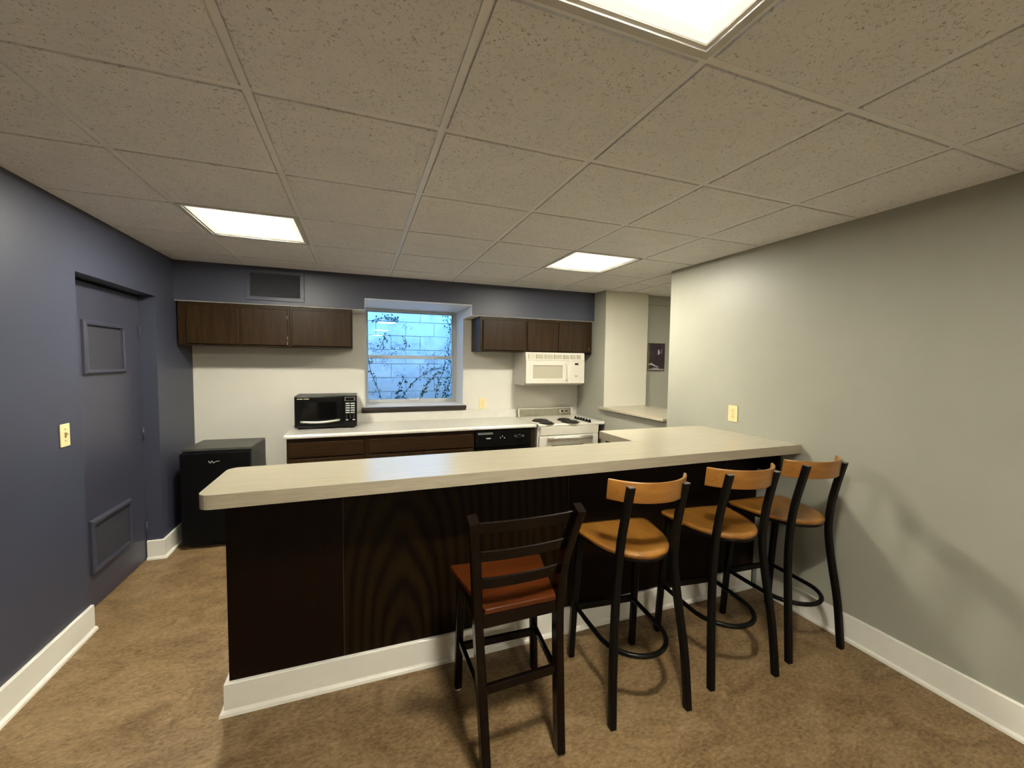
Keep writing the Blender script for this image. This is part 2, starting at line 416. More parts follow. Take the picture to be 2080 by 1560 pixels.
def ceiling_light(cx, cy, label):
    t = thing('ceiling_light', label, 'light', (cx, cy, H - .006), 'square ceiling light panels')
    h = T / 2 - .004
    fr = MB()
    for (a, b, c, d) in ((-h, h, -h, -h + .022), (-h, h, h - .022, h), (-h, -h + .022, -h + .022, h - .022), (h - .022, h, -h + .022, h - .022)):
        fr.box(cx + a, cx + b, cy + c, cy + d, H - .006, H + .012)
    fr.build('frame', 'frame_white', t)
    fi = MB(); q = h - .022
    for (a, b, c, d) in ((-q, q, -q, -q + .012), (-q, q, q - .012, q), (-q, -q + .012, -q + .012, q - .012), (q - .012, q, -q + .012, q - .012)):
        fi.box(cx + a, cx + b, cy + c, cy + d, H - .001, H + .014)
    fi.build('inner_frame', 'trim_white', t)
    q -= .012
    MB().box(cx - q, cx + q, cy - q, cy + q, H + .004, H + .012).build('diffuser', 'lamp_diffuser', t, origin=(cx, cy, H + .004))
ceiling_light(-1.5 * T, 2.5 * T, 'lit square ceiling panel near the blue door wall')
ceiling_light(2.5 * T, 2.5 * T, 'lit square ceiling panel above the stove end of the kitchen')
ceiling_light(.5 * T, -1.5 * T, 'large lit ceiling panel cut off by the top of the picture')
ceiling_light(.5 * T, -5.5 * T, 'lit square ceiling panel behind the viewer, first one back')
ceiling_light(.5 * T, -9.5 * T, 'lit square ceiling panel behind the viewer, farthest back')
ceiling_light(3.605, .195, 'added unseen ceiling panel to brighten the hallway beyond the pass-through')  # added lamp, out of view, to brighten the hallway

# ---------------------------------------------------------------- baseboards
def baseboard(name, pts, label, h=.150, th=.016, shoe=(.016, .02)):
    """pts: polyline of the wall face in plan; the board stands to the left of its direction"""
    m_ = MB(); s_ = MB()
    def off(d):
        out = []
        P = [Vector((*p, 0)) for p in pts]
        for i, p in enumerate(P):
            ns = []
            for a, b in ((i - 1, i), (i, i + 1)):
                if 0 <= a and b < len(P):
                    t = (P[b] - P[a]).normalized(); ns.append(Vector((-t.y, t.x, 0)))
            if len(ns) == 2:
                k = ns[0] + ns[1]; k = k / (1 + ns[0].dot(ns[1]))
            else: k = ns[0]
            out.append(p + k * d)
        return out
    def strip(mb, prof):
        rows = [off(d) for d, z in prof]; n = len(prof); L = len(pts)
        vs_ = [(rows[j][i].x, rows[j][i].y, prof[j][1]) for i in range(L) for j in range(n)]
        fs = [(i * n + j, i * n + (j + 1) % n, (i + 1) * n + (j + 1) % n, (i + 1) * n + j) for i in range(L - 1) for j in range(n)]
        fs += [tuple(range(n)), tuple((L - 1) * n + j for j in range(n))[::-1]]
        mb.add(vs_, fs)
    strip(m_, [(.0005, 0), (th, 0), (th, h - .004), (th - .004, h), (.0005, h)])
    strip(s_, [(th, 0), (th + shoe[0], 0), (th + shoe[0] - .002, shoe[1] * .6), (th + shoe[0] * .5, shoe[1] - .002), (th, shoe[1])])
    return m_, s_
def base_struct(name, pts, label):
    m_, s_ = baseboard(name, pts, label)
    o = m_.build(name, 'trim_white'); tag(o, label, 'baseboard', kind='structure')
    s_.build('shoe_moulding', 'trim_white', o)
base_struct('baseboard_left', [(LX, DY0 + .01), (LX, YF)], 'white baseboard along the blue wall before the door')
base_struct('baseboard_door', [(LX, 3.0), (LX, DY1), (LX - .098, DY1)], 'short white baseboard between the blue door and the black refrigerator')
base_struct('baseboard_right', [(RX, YF), (RX, .53)], 'white baseboard along the sage grey wall')

# ---------------------------------------------------------------- blue door
DX = -1.865
door = thing('door_1', 'slate blue painted door with two framed screen panels in the recess', 'door', (DX - .02, (DY0 + DY1) / 2, .006), kind='structure')
B(DX - .035, DX, DY0 + .003, DY1 - .004, .008, 2.048).build('leaf', 'blue_door', door, .002)
def door_panel(y0, y1, z0, z1):
    fr = MB(); wd = .030; d = .022
    prof = [(0, 0), (.003, d * .6), (.012, d), (wd - .003, d), (wd, d - .003), (wd, 0)]
    # four mitred mouldings
    cs = [(y0, z0), (y1, z0), (y1, z1), (y0, z1)]
    for i in range(4):
        a, b = cs[i], cs[(i + 1) % 4]
        vs_ = []
        for (cy_, cz_) in (a, b):
            sy = 1 if cy_ == y0 else -1; sz = 1 if cz_ == z0 else -1
            for q, e in prof: vs_.append((DX + .0006 + e, cy_ + sy * q, cz_ + sz * q))
        n = len(prof); fr.add(vs_, [(j, (j + 1) % n, n + (j + 1) % n, n + j) for j in range(n)])
    p = fr.build('panel_moulding', 'blue_door', door)
    B(DX + .0006, DX + .004, y0 + wd, y1 - wd, z0 + wd, z1 - wd).build('screen', 'blue_mesh', p)
door_panel(1.725, 2.195, 1.478, 1.818)
door_panel(1.720, 2.200, .228, .568)
for z0, z1 in ((1.732, 1.832), (.200, .305), (.95, 1.05)):
    hg = MB(); hg.lathe([(.0065, 0), (.0065, z1 - z0)], (DX + .007, DY1 - .0105, z0), 'z', 10)
    hg.box(DX + .0006, DX + .003, DY1 - .034, DY1 - .006, z0, z1)
    hg.build('hinge', 'blue_door', door)

# light switch on blue wall
sw = thing('light_switch', 'ivory toggle light switch on the blue wall before the door', 'light switch', (LX, 1.332, 1.111))
B(LX + .0006, LX + .006, 1.294, 1.370, 1.111, 1.232).build('plate', 'ivory', sw, .002)
B(LX + .006, LX + .0075, 1.3265, 1.3375, 1.158, 1.186).build('slot', 'ivory_dark', sw)
MB().prism([(LX + .0075, 1.166), (LX + .018, 1.176), (LX + .018, 1.183), (LX + .0075, 1.181)], 'y', 1.3285, 1.3355).build('toggle', 'ivory', sw)
for z in (1.141, 1.203): MB().lathe([(.0035, .006), (.0035, .0072)], (LX, 1.332, z), 'x', 8).build('screw', 'ivory_dark', sw)

# outlets
def outlet_right():
    t = thing('wall_outlet', 'ivory duplex outlet on the sage grey wall above the bar', 'outlet', (RX, .79, 1.158), 'ivory wall outlets')
    y0, y1, z0, z1 = .750, .832, 1.158, 1.280
    B(RX - .006, RX - .0006, y0, y1, z0, z1).build('plate', 'ivory', t, .002)
    for zc in (1.196, 1.242):
        s_ = MB().lathe([(.017, -.0085), (.017, -.006)], (RX, .791, zc), 'x', 16).build('socket', 'ivory', t)
        for dy in (-.006, .006): B(RX - .0092, RX - .0085, .791 + dy - .0012, .791 + dy + .0012, zc - .002, zc + .007).build('slot', 'ivory_dark', s_)
        MB().lathe([(.0028, -.0092), (.0028, -.0085)], (RX, .791, zc - .009), 'x', 8).build('ground_hole', 'ivory_dark', s_)
    MB().lathe([(.003, -.0072), (.003, -.006)], (RX, .791, 1.219), 'x', 8).build('screw', 'ivory_dark', t)
outlet_right()
def outlet_back():
    t = thing('wall_outlet', 'ivory duplex outlet on the white wall right of the window', 'outlet', (1.085, YB, 1.03), 'ivory wall outlets')
    x0, x1, z0, z1 = 1.046, 1.124, 1.030, 1.152
    B(x0, x1, YB - .006, YB - .0006, z0, z1).build('plate', 'ivory', t, .002)
    for zc in (1.068, 1.114):
        s_ = MB().lathe([(.017, -.0085), (.017, -.006)], (1.085, YB, zc), 'y', 16).build('socket', 'ivory', t)
        for dx in (-.006, .006): B(1.085 + dx - .0012, 1.085 + dx + .0012, YB - .0092, YB - .0085, zc - .002, zc + .007).build('slot', 'ivory_dark', s_)
    MB().lathe([(.003, -.0072), (.003, -.006)], (1.085, YB, 1.091), 'y', 8).build('screw', 'ivory_dark', t)
outlet_back()

# vent grille on the soffit
vt = thing('vent_grille', 'blue painted vent grille on the soffit above the left cabinets', 'vent', (-.996, YS, 2.118))
vf = MB(); x0, x1, z0, z1 = -1.232, -.760, 2.118, 2.398
for a in ((x0, x1, z0, z0 + .034), (x0, x1, z1 - .034, z1), (x0, x0 + .036, z0 + .034, z1 - .034), (x1 - .036, x1, z0 + .034, z1 - .034)):
    vf.box(a[0], a[1], YS - .012, YS - .0006, a[2], a[3])
vf.build('frame', 'blue_paint', vt, .002)
B(x0 + .036, x1 - .036, YS - .003, YS - .0006, z0 + .034, z1 - .034).build('backing', 'blue_mesh', vt)
sl = MB()
for k in range(16):
    zz = z0 + .040 + k * (z1 - z0 - .074) / 16
    sl.prism([(YS - .010, zz), (YS - .009, zz - .001), (YS - .003, zz + .007), (YS - .004, zz + .008)], 'x', x0 + .036, x1 - .036)
tag(sl.build('louvers', 'blue_mesh', vt), kind='stuff')

# ---------------------------------------------------------------- window
win = thing('window_1', 'double hung window with pale frame looking onto a painted block wall', 'window', (.31, 3.56, WZ0), kind='structure')
GX0, GX1 = WX0 + .003, WX1 - .003
fr = MB()
fy0, fy1 = 3.535, 3.60
for a in ((GX0, GX0 + .022, WZ0 + .001, WZ1 - .001), (GX1 - .030, GX1, WZ0 + .001, WZ1 - .001), (GX0 + .022, GX1 - .03, WZ1 - .030, WZ1 - .001), (GX0 + .022, GX1 - .03, WZ0 + .001, WZ0 + .012)):
    fr.box(a[0], a[1], fy0, fy1, a[2], a[3])
fr.build('window_frame', 'vinyl_frame', win, .002)
def sash(name, z0, z1, y0, y1, bl, bt, bb):
    f = MB(); a0, a1 = GX0 + .023, GX1 - .031
    f.box(a0, a0 + bl, y0, y1, z0, z1).box(a1 - bl, a1, y0, y1, z0, z1).box(a0 + bl, a1 - bl, y0, y1, z0, z0 + bb).box(a0 + bl, a1 - bl, y0, y1, z1 - bt, z1)
    s_ = f.build(name, 'vinyl_frame', win, .002)
    yc = (y0 + y1) / 2
    B(a0 + bl, a1 - bl, yc, yc + .003, z0 + bb, z1 - bt).build('pane', 'window_glass', s_)
    return s_
sash('upper_sash', 1.612, WZ1 - .031, 3.570, 3.595, .018, .006, .028)
ls = sash('lower_sash', WZ0 + .013, 1.650, 3.537, 3.562, .016, .036, .036)
hd = MB(); hd.sweep(smooth_path([(.275, 3.536, 1.140), (.285, 3.520, 1.128), (.33, 3.516, 1.125), (.375, 3.520, 1.128), (.385, 3.536, 1.140)], 5), circ(.006, 8), (0, 0, 1))
hd.build('sash_lift', 'trim_white', ls)
sl = MB().prism([(3.105, WZ0 - .002), (YB - .0006, WZ0 - .002), (YB - .0006, 1.026), (3.135, 1.026), (3.118, 1.048), (3.105, 1.060)], 'x', -.262, .878)
sl.build('window_stool', 'sill_brown', win, .003)

# outside: window well with painted block wall, ground and vines
BW = tag(B(-1.6, 2.6, 4.475, 4.66, .5, 2.75).build('wall_outside', 'mortar', origin=(0, 4.475, .5)), 'white painted concrete block wall outside the window', 'wall', kind='structure')
bp = {}
for c in range(11):
    z0 = 1.347 - .1955 * 4 + c * .1955
    xo = .333 - .4 * 6 + (.2 if c % 2 == 0 else 0)
    for k in range(11):
        xa = xo + k * .4
        if xa < -1.6 or xa + .39 > 2.6: continue
        jut = rnd.choice((0, .002, .004))
        if 'b' not in bp:
            bp['b'] = B(xa + .003, xa + .397, 4.457, 4.50, z0 + .003, z0 + .1925).build('block', 'painted_block', BW, .004, 1); ob = bp['b']
        else:
            ob = bp['b'].copy(); COL.objects.link(ob); ob.location = Vector((xa + .2, 4.4785, z0 + .003)) - WL[BW.name]
        ob.location.y += -jut
tag(B(-1.6, 2.6, 3.66, 4.47, .6, .985).build('ground_outside', 'soil'), 'bare soil in the window well outside', 'ground', kind='structure')
w_ = MB().box(-1.8, -1.6, 3.66, 4.66, .5, 2.5).box(2.6, 2.8, 3.66, 4.66, .5, 2.5)
tag(w_.build('wall_well', 'mortar'), 'side walls of the window well', 'wall', kind='structure')

def vine(pts, n_leaf, leaf, spread, label, seed, r=.004):
    rr = random.Random(seed)
    path = smooth_path(pts, 8)
    t = thing('vine', label, 'vine', path[0], 'vines on the block wall outside the window')
    MB().sweep(path, circ(r, 5), (1, 0, .2)).build('stem', 'vine_stem', t)
    lf = MB()
    for k in range(n_leaf):
        i = rr.randrange(1, len(path)); p = path[i] + Vector((rr.uniform(-1, 1) * spread, rr.uniform(-.6, .3) * spread * .5, rr.uniform(-1, 1) * spread))
        L = leaf * rr.uniform(.5, 1.2); a = rr.uniform(0, 6.28); u = Vector((math.cos(a), rr.uniform(-.4, .4), math.sin(a))); u.normalize()
        v_ = u.cross(Vector((rr.uniform(-.4, .4), 1, 0))).normalized() * L * .38; n_ = u.cross(v_).normalized() * L * .12
        lf.add([p, p + u * L * .5 + v_ + n_, p + u * L, p + u * L * .5 - v_ + n_], [(0, 1, 2), (0, 2, 3)])
    tag(lf.build('foliage', 'vine_leaf', t), kind='stuff')
G = .985
VY = 4.40
VINES = [
    ([(.02, VY, G), (-.04, VY, 1.18), (-.13, VY + .02, 1.42), (-.17, VY + .02, 1.62)], 34, .035, .03, 'dark vine climbing at the left edge of the window view'),
    ([(.26, VY - .1, G), (.21, VY - .1, 1.12), (.24, VY - .1, 1.24), (.30, VY - .08, 1.36)], 26, .04, .04, 'short bushy vine left of centre below the sash rail'),
    ([(.22, VY - .05, G), (.33, VY - .05, 1.17), (.44, VY - .05, 1.30), (.58, VY - .03, 1.40), (.72, VY, 1.46), (.84, VY + .01, 1.50)], 44, .034, .022, 'long arching vine crossing the lower window pane'),
    ([(.47, VY - .12, G), (.55, VY - .1, 1.12), (.60, VY - .1, 1.24), (.68, VY - .08, 1.34), (.78, VY - .05, 1.42)], 44, .036, .026, 'leaning green vine right of the window centre'),
    ([(.72, VY - .08, G), (.74, VY - .08, 1.14), (.78, VY - .05, 1.30), (.86, VY - .02, 1.46), (.88, VY, 1.66)], 44, .034, .03, 'upright vine rising through the right of the lower pane'),
    ([(.86, VY - .08, G), (.88, VY - .05, 1.12), (.94, VY, 1.26), (.98, VY + .01, 1.44), (.93, VY + .02, 1.72), (.97, VY + .02, 2.0), (.9, VY + .02, 2.2)], 150, .034, .06, 'tall leafy vine along the right edge of the window view'),
    ([(-.02, VY + .02, 1.75), (.02, VY + .02, 1.84), (.05, VY + .02, 1.92)], 22, .035, .05, 'patch of dry vine on the upper left of the block wall'),
    ([(-.12, VY + .02, 2.13), (.06, VY + .02, 2.18), (.22, VY + .02, 2.17)], 46, .034, .035, 'dry vine strand along the top left of the block wall'),
    ([(.30, VY + .02, 1.72), (.34, VY + .02, 1.82), (.31, VY + .02, 1.93)], 12, .03, .03, 'small dead vine sprig in the middle of the upper pane'),
    ([(.16, VY - .15, G), (.30, VY - .15, 1.02), (.48, VY - .15, 1.01), (.6, VY - .15, 1.03)], 70, .045, .03, 'low weeds along the bottom of the window well'),
]
for i, (p, n_, lf_, sp, lb) in enumerate(VINES): vine(p, n_, lf_, sp, lb, 100 + i)

# ---------------------------------------------------------------- pass-through shelf and poster
sh = thing('pass_through_shelf', 'glossy cream shelf in the pass-through opening of the grey wall', 'shelf', (2.64, 2.02, 1.055))
MB().prism([(2.322, OP0 + .002), (2.955, OP0 + .002), (2.955, OP1 - .002), (2.362, OP1 - .002), (2.362, 2.598), (2.322, 2.598)], 'z', 1.0555, 1.085).build('slab', 'laminate_top', sh, .003)
ps = thing('poster', 'small dark purple poster on board on the hallway wall', 'poster', (3.17, 2.65, 1.498))
B(3.045, 3.292, 2.634, 2.6494, 1.496, 1.842).build('board', 'poster_edge', ps)
fc = B(3.052, 3.291, 2.6325, 2.634, 1.498, 1.840).build('print', 'poster_print', ps)
MB().prism([(3.185, 1.700), (3.207, 1.702), (3.212, 1.722), (3.206, 1.750), (3.190, 1.768), (3.184, 1.735)], 'y', 2.6318, 2.6325).build('pale_figure', 'poster_pale', fc)
MB().prism([(3.215, 1.71), (3.25, 1.715), (3.252, 1.765), (3.228, 1.775)], 'y', 2.6318, 2.6325).build('lilac_patch', 'poster_lilac', fc)
MB().prism([(3.054, 1.585), (3.09, 1.598), (3.15, 1.566), (3.20, 1.553), (3.195, 1.546), (3.14, 1.555), (3.09, 1.575), (3.054, 1.568)], 'y', 2.6318, 2.6325).build('pale_streak', 'poster_pale', fc)
MB().prism([(3.056, 1.508), (3.28, 1.508), (3.282, 1.524), (3.21, 1.526), (3.19, 1.54), (3.12, 1.538), (3.1, 1.527), (3.056, 1.524)], 'y', 2.6318, 2.6325).build('caption_band', 'poster_text', fc)

# ---------------------------------------------------------------- upper cabinets
def upper_cabinet(x0, x1, doors, label, catches=()):
    t = thing('wall_cabinet', label, 'cabinet', ((x0 + x1) / 2, 2.98, 1.703), 'dark brown wall cabinets')
    B(x0, x1, 2.80, YB - .001, 1.703, 2.076).build('body', 'walnut', t, .002)
    for a, b in doors:
        d = B(a, b, 2.781, 2.7992, 1.717, 2.046).build('cabinet_door', 'walnut', t, .004)
        for cx, c0, c1 in catches:
            if a - .001 <= cx <= b + .001: B(cx - .004, cx + .001, 2.7802, 2.7975, c0, c1).build('worn_chip', 'chipped_wood', d)
    return t
upper_cabinet(-1.742, -.887, [(-1.678, -1.287), (-1.275, -.905)], 'dark brown two-door wall cabinet in the left corner above the refrigerator', [(-.905, 1.722, 1.752), (-.905, 1.77, 1.80), (-.905, 1.96, 1.99)])
upper_cabinet(-.886, -.346, [(-.868, -.360)], 'dark brown one-door wall cabinet above the black microwave')
upper_cabinet(.947, 1.483, [(.978, 1.466)], 'dark brown one-door wall cabinet right of the window')
upper_cabinet(1.484, 2.340, [(1.499, 1.880), (1.893, 2.300)], 'dark brown two-door wall cabinet above the white range microwave', [(2.298, 1.735, 1.768)])

# ---------------------------------------------------------------- base cabinets, dishwasher, counter
FYB = 2.532     # cabinet face
def base_cabinet(x0, x1, name, label, drawer, doors):
    t = thing(name, label, 'cabinet', ((x0 + x1) / 2, 2.85, 0), 'dark brown base cabinets')
    MB().box(x0, x1, FYB, YB - .002, .10, .886).box(x0 + .002, x1 - .002, FYB + .07, YB - .003, 0.001, .10).build('body', 'walnut_base', t, .002)
    B(drawer[0], drawer[1], FYB - .018, FYB - .0006, .716, .848).build('drawer_front', 'walnut_base', t, .003)
    for a, b in doors: B(a, b, FYB - .018, FYB - .0006, .125, .700).build('cabinet_door', 'walnut', t, .003)
base_cabinet(-.893, -.231, 'base_cabinet', 'dark brown base cabinet under the black microwave', (-.876, -.252), [(-.876, -.564), (-.558, -.252)])
base_cabinet(-.230, .818, 'sink_cabinet', 'wide dark brown base cabinet below the window', (-.203, .806), [(-.203, .300), (.306, .806)])
EP = B(1.447, 1.490, FYB, YB - .002, .001, .886).build('end_panel', 'walnut', None, .002)
tag(EP, 'narrow dark brown filler panel between dishwasher and stove', 'panel')
dw = thing('dishwasher', 'black built-in dishwasher under the white counter beside the stove', 'dishwasher', (1.13, 2.85, 0))
B(.822, 1.444, 2.56, YB - .01, .001, .88).build('body', 'black_matte', dw)
B(.824, 1.442, 2.520, 2.5594, .10, .70).build('door_panel', 'black_plastic', dw, .004)
cp = MB().prism([(2.508, .706), (2.5594, .706), (2.5594, .876), (2.516, .876)], 'x', .824, 1.442).build('control_panel', 'black_plastic', dw, .003)
B(.85, 1.01, 2.5075, 2.5125, .835, .856).build('vent', 'dim_print', cp)
MB().prism([(.935, .800), (.990, .800), (.983, .790), (.942, .790)], 'y', 2.5065, 2.5095).build('latch_mark', 'silver_print', cp)
for xx, zz in ((1.115, .812), (1.093, .795), (1.138, .793)): MB().lathe([(.0055, -.004), (.0055, 0)], (xx, 2.511, zz), 'y', 10).build('button', 'silver_print', cp)
for (xx, zz, ww) in ((1.262, .812, .034), (1.262, .800, .026), (1.305, .820, .030), (1.345, .811, .030), (1.348, .799, .026), (1.290, .790, .018), (1.318, .798, .012)):
    B(xx - ww / 2, xx + ww / 2, 2.5060, 2.5112, zz - .003, zz + .003).build('control_mark', 'dim_print', cp)
MB().lathe([(.021, -.016), (.024, -.002), (.024, 0)], (1.305, 2.511, .778), 'y', 18).build('dial', 'black_plastic', cp)

ct = thing('kitchen_countertop', 'white laminate kitchen countertop with backsplash below the window', 'countertop', (.3, 2.85, .8865))
MB().prism([(2.500, .897), (2.504, .889), (2.514, .8865), (YB - .0016, .8865), (YB - .0016, .922), (2.516, .922), (2.505, .918), (2.500, .910)], 'x', -.908, 1.4985).build('slab', 'counter_white', ct)
MB().prism([(YB - .024, .9225), (YB - .0016, .9225), (YB - .0016, 1.020), (YB - .020, 1.020), (YB - .024, 1.016)], 'x', -.908, 1.4985).build('backsplash', 'counter_white', ct)

# ---------------------------------------------------------------- small refrigerator (turned slightly)
fg = thing('mini_refrigerator', 'black compact refrigerator against the blue wall corner', 'refrigerator', (-1.40, 2.76, 0))
W2 = .252
def L(p): return (p[0] - 1.40, p[1] + 2.76, p[2])
def LB(x0, x1, y0, y1, z0, z1): return B(x0 - 1.40, x1 - 1.40, y0 + 2.76, y1 + 2.76, z0, z1)
LB(-W2, W2, -.195, .225, .028, .812).build('body', 'fridge_side', fg, .004)
LB(-W2, W2, -.215, .225, .812, .836).build('top_panel', 'fridge_side', fg, .006)
dr = LB(-W2, W2, -.262, -.199, .040, .808).build('fridge_door', 'fridge_black', fg, .010, 3)
LB(-W2 + .006, W2 - .006, -.199, -.195, .05, .80).build('door_gasket', 'black_matte', fg)
LB(-W2 + .02, W2 - .02, -.18, -.16, .001, .028).build('kick_plate', 'black_matte', fg)
for sx in (-1, 1): MB().lathe([(.016, .0), (.016, .03)], L((sx * .21, -.17, 0)), 'z', 10).build('foot', 'rubber', fg)
lg = MB(); lg.sweep(smooth_path([L((-.048, -.265, .740)), L((-.034, -.265, .722)), L((-.025, -.265, .738)), L((-.012, -.265, .724)), L((.005, -.265, .733)), L((.030, -.265, .736))], 5), circ(.0032, 6), (0, 1, 0))
lg.build('emblem', 'silver_print', dr)
fg.rotation_euler = (0, 0, math.radians(-3.0))

# ---------------------------------------------------------------- black microwave on the counter
mw = thing('countertop_microwave', 'black microwave oven on the left end of the white counter', 'microwave', (-.586, 2.96, .922))
x0, x1, y0, y1, z0, z1 = -.862, -.310, 2.790, 3.138, .9375, 1.241
B(x0, x1, y0 + .028, y1, z0 + .004, z1).build('body', 'fridge_side', mw, .005)
B(x0, x1, y0 + .006, y0 + .0276, z0, z1 - .002).build('front_frame', 'black_plastic', mw, .005, 3)
dr = B(x0 + .004, x1 - .130, y0, y0 + .0056, z0 + .006, z1 - .006).build('oven_door', 'black_plastic', mw, .003)
B(x0 + .060, x1 - .185, y0 - .0012, y0 - .0002, z0 + .085, z1 - .058).build('door_window', 'black_glass', dr)
hp = []
for k in range(13):
    u = k / 12; xx = x0 + .052 + u * .345; hp.append((xx, y0 - .010 - .012 * math.sin(math.pi * u), z0 + .060 - .012 * math.sin(math.pi * u) + .010 * u))
MB().sweep(hp, rsq(.020, .016, .004), (0, -.5, 1)).build('handle', 'handle_metal', dr)
for a, b in ((.024, .072), (.080, .128)): B(x0 + a, x0 + b, y0 - .001, y0 - .0002, z1 - .030, z1 - .023).build('maker_mark', 'gold_print', dr)
pn = B(x1 - .126, x1 - .004, y0, y0 + .0056, z0 + .006, z1 - .006).build('control_panel', 'black_plastic', mw, .002)
B(x1 - .112, x1 - .016, y0 - .0012, y0 - .0002, z1 - .052, z1 - .014).build('display_frame', 'dim_print', pn)
B(x1 - .102, x1 - .026, y0 - .0022, y0 - .0012, z1 - .046, z1 - .020).build('display', 'black_glass', pn)
for r_ in range(5):
    for c_ in range(2):
        xx = x1 - .104 + c_ * .046
        B(xx, xx + .038, y0 - .0018, y0 - .0002, z1 - .082 - r_ * .0225, z1 - .070 - r_ * .0225).build('key', 'silver_print', pn, .002)
for xx in (x1 - .098, x1 - .064, x1 - .030): B(xx, xx + .003, y0 - .0015, y0 - .0002, z1 - .225, z1 - .185).build('divider_mark', 'dim_print', pn)
for xx in (x1 - .102, x1 - .040): B(xx, xx + .022, y0 - .0015, y0 - .0002, z1 - .242, z1 - .232).build('key', 'silver_print', pn, .002)
for xx in (x0 + .04, x1 - .04):
    for yy in (y0 + .05, y1 - .05): MB().lathe([(.014, .9225), (.014, .9414)], (xx, yy, 0), 'z', 10).build('foot', 'rubber', mw)
MB().sweep(smooth_path([(x0 + .01, 3.13, 1.0), (x0 - .012, 3.120, .97), (x0 - .024, 3.08, .934), (x0 - .036, 3.02, .9262)], 6), circ(.003, 6), (1, 0, 0)).build('power_cord', 'black_matte', mw)

# ---------------------------------------------------------------- over-the-range microwave
om = thing('range_microwave', 'white over-the-range microwave under the right wall cabinet', 'microwave', (1.845, 2.96, 1.345))
x0, x1, y0, y1, z0, z1 = 1.470, 2.222, 2.752, YB - .008, 1.345, 1.7015
MB().prism([(y0 + .028, z0 + .002), (y0 + .075, z0 - .022), (y1, z0 - .022), (y1, z1), (y0 + .028, z1)], 'x', x0, x1).build('body', 'appliance_white', om, .004)
gr = MB().prism([(y0 + .004, z1 - .089), (y0 + .0276, z1 - .089), (y0 + .0276, z1), (y0 + .012, z1)], 'x', x0, x1).build('vent_panel', 'appliance_white', om, .003)
gx = x0 + .030
for k in range(7):
    wd = (.075, .088, .100, .100, .075, .062, .050)[k]
    blk = B(gx, gx + wd, y0 + .001, y0 + .010, z1 - .072, z1 - .022).build('vent_slot', 'slot_grey' if k else 'appliance_cream', gr)
    lv = MB()
    for q in range(5): lv.box(gx, gx + wd, y0 - .003, y0 + .001, z1 - .070 + q * .0105, z1 - .0645 + q * .0105)
    lv.build('vent_louver', 'appliance_cream', gr)
    gx += wd + .020
dr = B(x0, 2.000, y0, y0 + .0276, z0, z1 - .091).build('oven_door', 'appliance_white', om, .006, 3)
B(x0 + .055, 1.955, y0 - .003, y0 - .0004, z0 + .038, z1 - .122).build('door_frame', 'appliance_white', dr, .004)
B(x0 + .085, 1.930, y0 - .0042, y0 - .0032, z0 + .060, z1 - .155).build('door_window', 'glass_grey', dr)
B(x0 + .085, 1.930, y0 - .0044, y0 - .0032, z1 - .1545, z1 - .147).build('window_shadow_lip', 'shadow_slot', dr)
MB().sweep(smooth_path([(1.978, y0 - .001, z0 + .028), (1.982, y0 - .022, z0 + .06), (1.984, y0 - .026, z0 + .13), (1.982, y0 - .022, z0 + .20), (1.978, y0 - .001, z0 + .232)], 6), rsq(.018, .012, .003), (1, 0, 0)).build('handle', 'appliance_white', dr)
pn = B(2.003, x1, y0 + .002, y0 + .0276, z0, z1 - .091).build('control_panel', 'appliance_white', om, .005, 3)
B(2.092, 2.138, y0 - .0002, y0 + .0016, z1 - .140, z1 - .118).build('display', 'black_plastic', pn)
B(2.092, 2.136, y0 - .0002, y0 + .0016, z0 + .080, z0 + .092).build('start_key', 'slot_grey', pn)
for r_ in range(5):
    for c_ in range(4):
        B(2.050 + c_ * .036, 2.076 + c_ * .036, y0 + .0004, y0 + .0016, z0 + .105 + r_ * .019 - .002, z0 + .105 + r_ * .019 + .004).build('key', 'appliance_cream', pn)
B(2.04, 2.19, y0 + .0004, y0 + .0016, z0 + .050, z0 + .058).build('key_row', 'appliance_cream', pn)
B(x0 + .25, x0 + .45, y0 + .10, y0 + .22, z0 - .027, z0 - .0226).build('cooktop_lamp_lens', 'glass_grey', om)

# ---------------------------------------------------------------- range, splash panel, filler counter
sp = tag(B(1.5005, RX - .002, YB - .006, YB - .0012, 1.022, 1.318).build('splash_panel', 'appliance_white'), 'plain white splash panel on the wall behind the stove', 'splash panel')
rg = thing('stove', 'white electric coil stove with silver backguard in the kitchen corner', 'stove', (1.896, 2.80, 0))
x0, x1, yf = 1.5175, 2.2725, 2.480
B(x0 + .004, x1 - .004, yf + .045, YB - .03, .001, .885).build('body', 'appliance_white', rg, .003)
MB().prism([(yf + .010, .885), (YB - .03, .885), (YB - .03, .918), (yf + .016, .918), (yf + .006, .912), (yf + .004, .900)], 'x', x0, x1).build('cooktop', 'appliance_white', rg)
MB().prism([(yf + .006, .7935), (yf + .0445, .7935), (yf + .0445, .884), (yf - .004, .884)], 'x', x0 + .025, x1 - .012).build('front_apron', 'appliance_white', rg, .003)
od = B(x0 + .012, x1 - .012, yf + .006, yf + .0445, .16, .787).build('oven_door', 'appliance_white', rg, .006)
MB().sweep([(x0 + .10, yf - .022, .760), (x0 + .30, yf - .026, .760), (x1 - .30, yf - .026, .760), (x1 - .10, yf - .022, .760)], rsq(.036, .018, .006), (0, 0, 1)).build('handle', 'handle_metal', od)
for xx in (x0 + .115, x1 - .115): B(xx - .012, xx + .012, yf - .018, yf + .0055, .748, .772).build('handle_bracket', 'chrome', od)
B(x0 + .16, x1 - .20, yf + .003, yf + .0055, .36, .682).build('oven_window', 'black_glass', od)
B(x0 + .012, x1 - .012, yf + .008, yf + .0445, .035, .152).build('storage_drawer', 'appliance_white', rg, .006)
